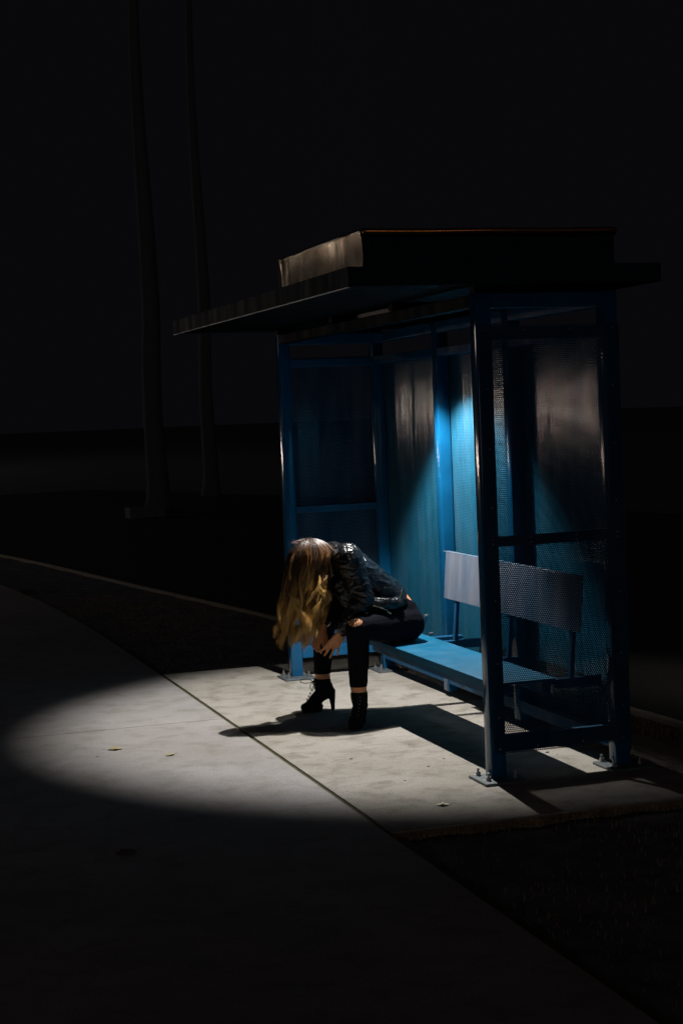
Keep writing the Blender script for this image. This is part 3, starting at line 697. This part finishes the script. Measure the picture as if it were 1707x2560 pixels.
# boots
def boot(ank, fwd, name_, lace_side):
    f = Vector((*fwd, 0)).normalized(); sd_ = Vector((-f.y, f.x, 0)); A = Vector((ank[0], ank[1], 0))
    def P(a, z, b=0.0): return A + f * a + sd_ * b + Vector((0, 0, z))
    m = MB(); wd = sd_
    m.tube([P(0.0, 0.166), P(-0.002, 0.145), P(-0.012, 0.12), P(-0.022, 0.105)], [(0.044, 0.047), (0.043, 0.048), (0.038, 0.050), (0.033, 0.046)], n=20, wide=wd, closed_caps=True)
    m.tube([P(-0.036, 0.105), P(0.0, 0.098), P(0.04, 0.066), P(0.075, 0.040), P(0.103, 0.030)], [(0.032, 0.036), (0.034, 0.040), (0.036, 0.034), (0.037, 0.024), (0.028, 0.020)], n=20, wide=wd)
    m.tube([P(0.022, 0.088), P(0.045, 0.072), P(0.066, 0.055)], [(0.014, 0.02)] * 3, n=10, wide=wd)
    for z0, z1, grow in ((0.0, 0.020, 0.0),):      # platform under the ball and toe
        m.tube([P(0.018, 0.012), P(0.05, 0.0115), P(0.085, 0.0115), P(0.108, 0.0125)], [(0.024, 0.0115), (0.035, 0.0112), (0.036, 0.0112), (0.024, 0.011)], n=18, wide=wd)
    m.tube([P(0.022, 0.030), P(0.055, 0.028)], [(0.026, 0.022), (0.032, 0.022)], n=14, wide=wd)
    m.tube([P(-0.045, 0.105), P(-0.05, 0.072), P(-0.052, 0.035), P(-0.053, 0.011)], [(0.026, 0.026), (0.020, 0.018), (0.013, 0.012), (0.011, 0.0105)], n=14, wide=wd)   # high heel
    def post(o):
        me = o.data; bm = bmesh.new(); bm.from_mesh(me); b0 = base_of(pr)
        for v in bm.verts:
            z = (v.co.z + b0.z) / S
            if z < 0.002: v.co.z = 0.001 * S - b0.z
        bmesh.ops.delete(bm, geom=[f_ for f_ in bm.faces if (f_.calc_center_median().z + b0.z) / S > 0.180], context='FACES')
        thicken(bm, 0.003); bm.to_mesh(me); bm.free()
    b_ = m.build('boot', M_suede, pr, remesh=0.0035, smooth_it=2, post=post)
    m = MB()
    for k in range(6):                             # zig-zag lacing
        z = 0.158 - 0.017 * k; a0 = 0.048 + (0.0 if k < 2 else (k - 1) * 0.0095)
        m.tube([P(a0 - 0.004, z, -0.017), P(a0 + 0.003, z - 0.005, 0), P(a0 - 0.002, z - 0.012, 0.017)], [0.0018] * 3, n=6)
        m.tube([P(a0 - 0.004, z, 0.017), P(a0 + 0.003, z - 0.005, 0), P(a0 - 0.002, z - 0.012, -0.017)], [0.0018] * 3, n=6)
    ls = lace_side
    m.tube([P(0.050, 0.165), P(0.075, 0.178, 0.018 * ls), P(0.105, 0.176, 0.030 * ls), P(0.112, 0.162, 0.034 * ls), P(0.085, 0.155, 0.022 * ls), P(0.052, 0.163)], [0.0019] * 6, n=8, sub=6)
    m.tube([P(0.050, 0.165), P(0.062, 0.150, 0.008 * ls), P(0.064, 0.125, 0.012 * ls)], [0.0019] * 3, n=8)
    m.sphere(P(0.050, 0.164), 0.006, 10)
    m.build('lace', M_lace, b_, smooth=True)
    for k in range(6):
        z = 0.158 - 0.017 * k; a0 = 0.046 + (0.0 if k < 2 else (k - 1) * 0.0095)
        for q in (-1, 1): m = MB(); m.sphere(P(a0 - 0.003, z, q * 0.019), 0.0026, 8); m.build('eyelet', M_steel, b_, smooth=True)
boot((-0.155, 1.962), (-1, 0.10), 'boot', -1)
boot((-0.114, 1.452), (-0.61, -0.79), 'boot', 1)

# hair: strands growing from the scalp and hanging down
def build_hair():
    verts, faces, cols = [], [], []
    C0 = np.array([-0.282, 1.652, 0.866])
    rz = 0.088
    def env(z):     # centre and radii of the hanging mass at height z
        t = np.clip((0.88 - z) / 0.45, 0, 1)
        cx = -0.281 - 0.080 * t ** 0.85; cy = 1.648 - 0.006 * t
        ra = 0.120 + 0.010 * np.sin(np.pi * min(t * 1.15, 1.0)) - 0.012 * t; rb = 0.084 + 0.024 * t - 0.02 * t * t
        return cx, cy, ra, rb
    nc = 85
    clumps = []
    for i in range(nc):
        th = rng.uniform(0, 2 * np.pi); q = rng.uniform(0.25, 1.0) ** 0.5
        clumps.append((th, q, rng.uniform(0, 6.28), rng.uniform(0.35, 1.0), rng.uniform(0.40, 0.57) if rng.random() < 0.6 else rng.uniform(0.42, 0.48), rng.uniform(7, 15), rng.uniform(0, 1) ** 1.4, rng.uniform(0, 6.28)))
    locks = []
    for i in range(11):          # distinct curled golden locks over the side of the head
        locks.append((rng.uniform(-2.75, -0.35), rng.uniform(1.0, 1.07), rng.uniform(0, 6.28), rng.uniform(0.5, 0.9), rng.uniform(0.44, 0.58), rng.uniform(7, 12), rng.uniform(0.75, 1.05), rng.uniform(0, 6.28)))
    nseg = 22
    for k in range(9600):
        th0, q0, ph, amp, zend, fr, tone, ph2 = clumps[rng.integers(nc)] if k > 620 else locks[k % 11]
        loose = rng.random() < 0.10 and k > 620
        th = th0 + rng.normal(0, 0.035 if k <= 620 else (0.12 if not loose else 0.5)); q = np.clip(q0 + rng.normal(0, 0.05 if k > 620 else 0.012), 0.15, 1.10 if k <= 620 else (1.04 if not loose else 1.12))
        # near the neck side the hair is shorter in front; keep silhouettes like the photo
        ct, st = math.cos(th), math.sin(th)
        ze = zend + rng.normal(0, 0.012) + (0.045 if ct > 0.3 else 0.0) + max(0, ct) * 0.04
        rho0 = rng.uniform(0.0, 0.75)
        pts = []
        zt = C0[2] - 0.01
        for i in range(7):            # over the skull
            f = i / 7; rho = rho0 + (1 - rho0) * f
            sc = 0.86 + 0.14 * q
            x = C0[0] + ct * rho * (0.138 if ct > 0 else 0.122) * sc; y = C0[1] + st * rho * 0.084 * sc
            z = C0[2] + rz * (0.90 + 0.12 * q) * math.sqrt(max(0, 1 - (rho * 0.985) ** 2)) - 0.010 * rho + 0.006 * math.sin(th0 * 9 + ph) * rho
            pts.append((x, y, z))
        z0 = pts[-1][2]
        for i in range(1, nseg - 6):
            f = i / (nseg - 7); z = z0 + (ze - z0) * f
            cx, cy, ra, rb = env(z)
            qq = q * (1 - 0.10 * f) if f < .5 else q * (0.95 + 0.10 * (f - 0.5))
            b = min(1, f * 3)
            qe = (0.86 + 0.14 * q) * (1 - b) + qq * b
            wa = (amp * 0.034 if amp < 0.7 else amp * 0.066) * f ** 1.1
            thc = th + (th0 - th) * (f ** 0.8) * 0.85
            x = cx + math.cos(thc) * ra * (1 + 0.13 * max(0, ct) * max(0, 1 - f * 2.5)) * qe + wa * math.sin(fr * f * 1.0 + ph); y = cy + math.sin(thc) * rb * qe + wa * math.cos(fr * f * 0.9 + ph2)
            if loose: x += 0.006 * f * math.sin(fr * 1.4 * f + ph2 + k)
            pts.append((x, y, z))
        pts = np.array(pts); n_ = len(pts)
        T = np.gradient(pts, axis=0); T /= np.linalg.norm(T, axis=1)[:, None] + 1e-9
        A = np.cross(T, [0.3, 0.9, 0.2]); A /= np.linalg.norm(A, axis=1)[:, None] + 1e-9; B = np.cross(T, A)
        r = (0.00088 if not loose else 0.0007) * np.clip(1.15 - np.linspace(0, 1, n_) ** 3, 0.2, 1)[:, None] * rng.uniform(0.7, 1.3)
        base = len(verts)
        tone_k = np.clip(tone + (rng.normal(0, 0.30) - (0.35 if rng.random() < 0.3 else 0) if k > 620 else rng.normal(0, 0.1)), -0.25, 1.1)
        for j, a in enumerate((0, 2.094, 4.189)):
            pass
        ring = [pts + A * math.cos(a) * r + B * math.sin(a) * r for a in (0, 2.094, 4.189)]
        for i in range(n_):
            f = np.clip((0.875 - pts[i][2]) / 0.31 + (tone_k - 0.5) * 0.8, 0, 1)
            dark = np.array([0.014, 0.008, 0.006]); bro = np.array([0.20, 0.085, 0.022]); blo = np.array([1.0, 0.64, 0.20])
            c = dark + (bro - dark) * min(1, f * 2.2) if f < 0.45 else bro + (blo - bro) * ((f - 0.45) / 0.55) * (0.35 + 0.65 * max(0, tone_k))
            for rr in ring: verts.append(rr[i]); cols.append((*c, 1.0))
        for i in range(n_ - 1):
            for j in range(3):
                a = base + i * 3 + j; b2 = base + i * 3 + (j + 1) % 3; faces.append((a, b2, b2 + 3, a + 3))
    for k in range(170):          # stray hairs lifting off the crown
        th = rng.uniform(0, 6.28); rho = rng.uniform(0, 0.6); d = np.array([rng.normal(-0.3, 0.7), rng.normal(0, 0.7), rng.uniform(0.1, 0.6)]); d /= np.linalg.norm(d)
        p0 = C0 + np.array([-0.02 + math.cos(th) * rho * 0.12, math.sin(th) * rho * 0.084, rz * math.sqrt(1 - rho * rho)])
        ln = rng.uniform(0.012, 0.042); base = len(verts)
        for i in range(6):
            f = i / 5; p = p0 + d * ln * f + np.array([math.cos(th), 0, 0]) * ln * 0.5 * f * f - np.array([0, 0, 1]) * ln * 0.5 * f * f
            for a in (0, 2.094, 4.189):
                verts.append(p + np.array([math.cos(a), 0.3, math.sin(a)]) * 0.0007 * (1.1 - f)); cols.append((0.10, 0.06, 0.045, 1.0))
        for i in range(5):
            for j in range(3):
                a = base + i * 3 + j; b2 = base + i * 3 + (j + 1) % 3; faces.append((a, b2, b2 + 3, a + 3))
    # strands to mesh
    V = np.array(verts) * S - np.array(base_of(pr))
    me = bpy.data.meshes.new('hair'); me.from_pydata(V.tolist(), [], faces)
    ca = me.color_attributes.new('strand', 'FLOAT_COLOR', 'POINT'); ca.data.foreach_set('color', np.array(cols, dtype=np.float32).ravel())
    me.materials.append(M_hair); me.polygons.foreach_set('use_smooth', [True] * len(me.polygons))
    o = bpy.data.objects.new('hair', me); col.objects.link(o); o.parent = pr
    return o
build_hair()

# ------------------------------------------------------------------ far background
def tree(x, y, h, r, label):
    t = empty('tree', (x, y, 0), label, 'tree', 'trees in the dark beyond the path')
    m = MB(); pts = [(x, y, -0.1), (x + 0.02, y, 0.5), (x - 0.02, y, h * 0.15), (x + 0.03, y, h * 0.3), (x - 0.02, y + 0.1, h * 0.6), (x + 0.1, y, h * 0.9)]
    m.tube(pts, [r * 1.7, r * 1.15, r, r * 0.92, r * 0.6, r * 0.2], n=16, sub=8)
    for k in range(9):
        a = k * 1.05; z = h * (0.83 + 0.012 * k); e = (x + math.cos(a) * h * 0.2, y + math.sin(a) * h * 0.2, z + h * 0.15)
        m.tube([(x, y, z), ((x + e[0]) / 2, (y + e[1]) / 2, z + h * 0.06), e], [r * 0.4, r * 0.25, r * 0.08], n=8)
    for v in m.bm.verts:
        q = v.co; f = 1 + 0.10 * mnoise.noise(Vector((q.x * 5, q.y * 5, q.z * 1.3))); v.co.x = x + (q.x - x) * f; v.co.y = y + (q.y - y) * f
    m.build('trunk', M_bark, t, smooth=True)
    m = MB()
    for k in range(4500):
        u = Vector((random.gauss(0, 1), random.gauss(0, 1), random.gauss(0, 1))).normalized() * random.random() ** 0.4
        c = Vector((x + u.x * h * 0.26, y + u.y * h * 0.26, h * 0.96 + u.z * h * 0.17))
        if mnoise.noise(c * 0.9) < -0.12: continue
        q = Matrix.Rotation(random.random() * 6, 3, Vector((random.random(), random.random(), random.random())))
        sz = random.uniform(0.06, 0.14)
        vs = [m.bm.verts.new(c + q @ Vector(p) * sz) for p in ((-1, 0, 0), (0, -0.5, 0.1), (1, 0, 0), (0, 0.5, 0.1))]; m.bm.faces.new(vs)
    m.build('crown', M_foliage, t)
tree(2.95, 22.0, 13.0, 0.17, 'thicker of the two bare trunks rising in the dark left of the shelter')
tree(5.05, 27.0, 14.0, 0.14, 'thinner tree trunk in the dark, the one nearer the shelter post')
m = MB(); m.box(2.2, 2.8, 20.6, 21.1, -0.1, 0.16, 0.02, 2)
tag(m.build('concrete_block', simple('weathered_block_concrete', (0.09, 0.088, 0.085), 0.9, 0, 0.6, 30)), 'low concrete block on the ground before the dark tree', 'block')
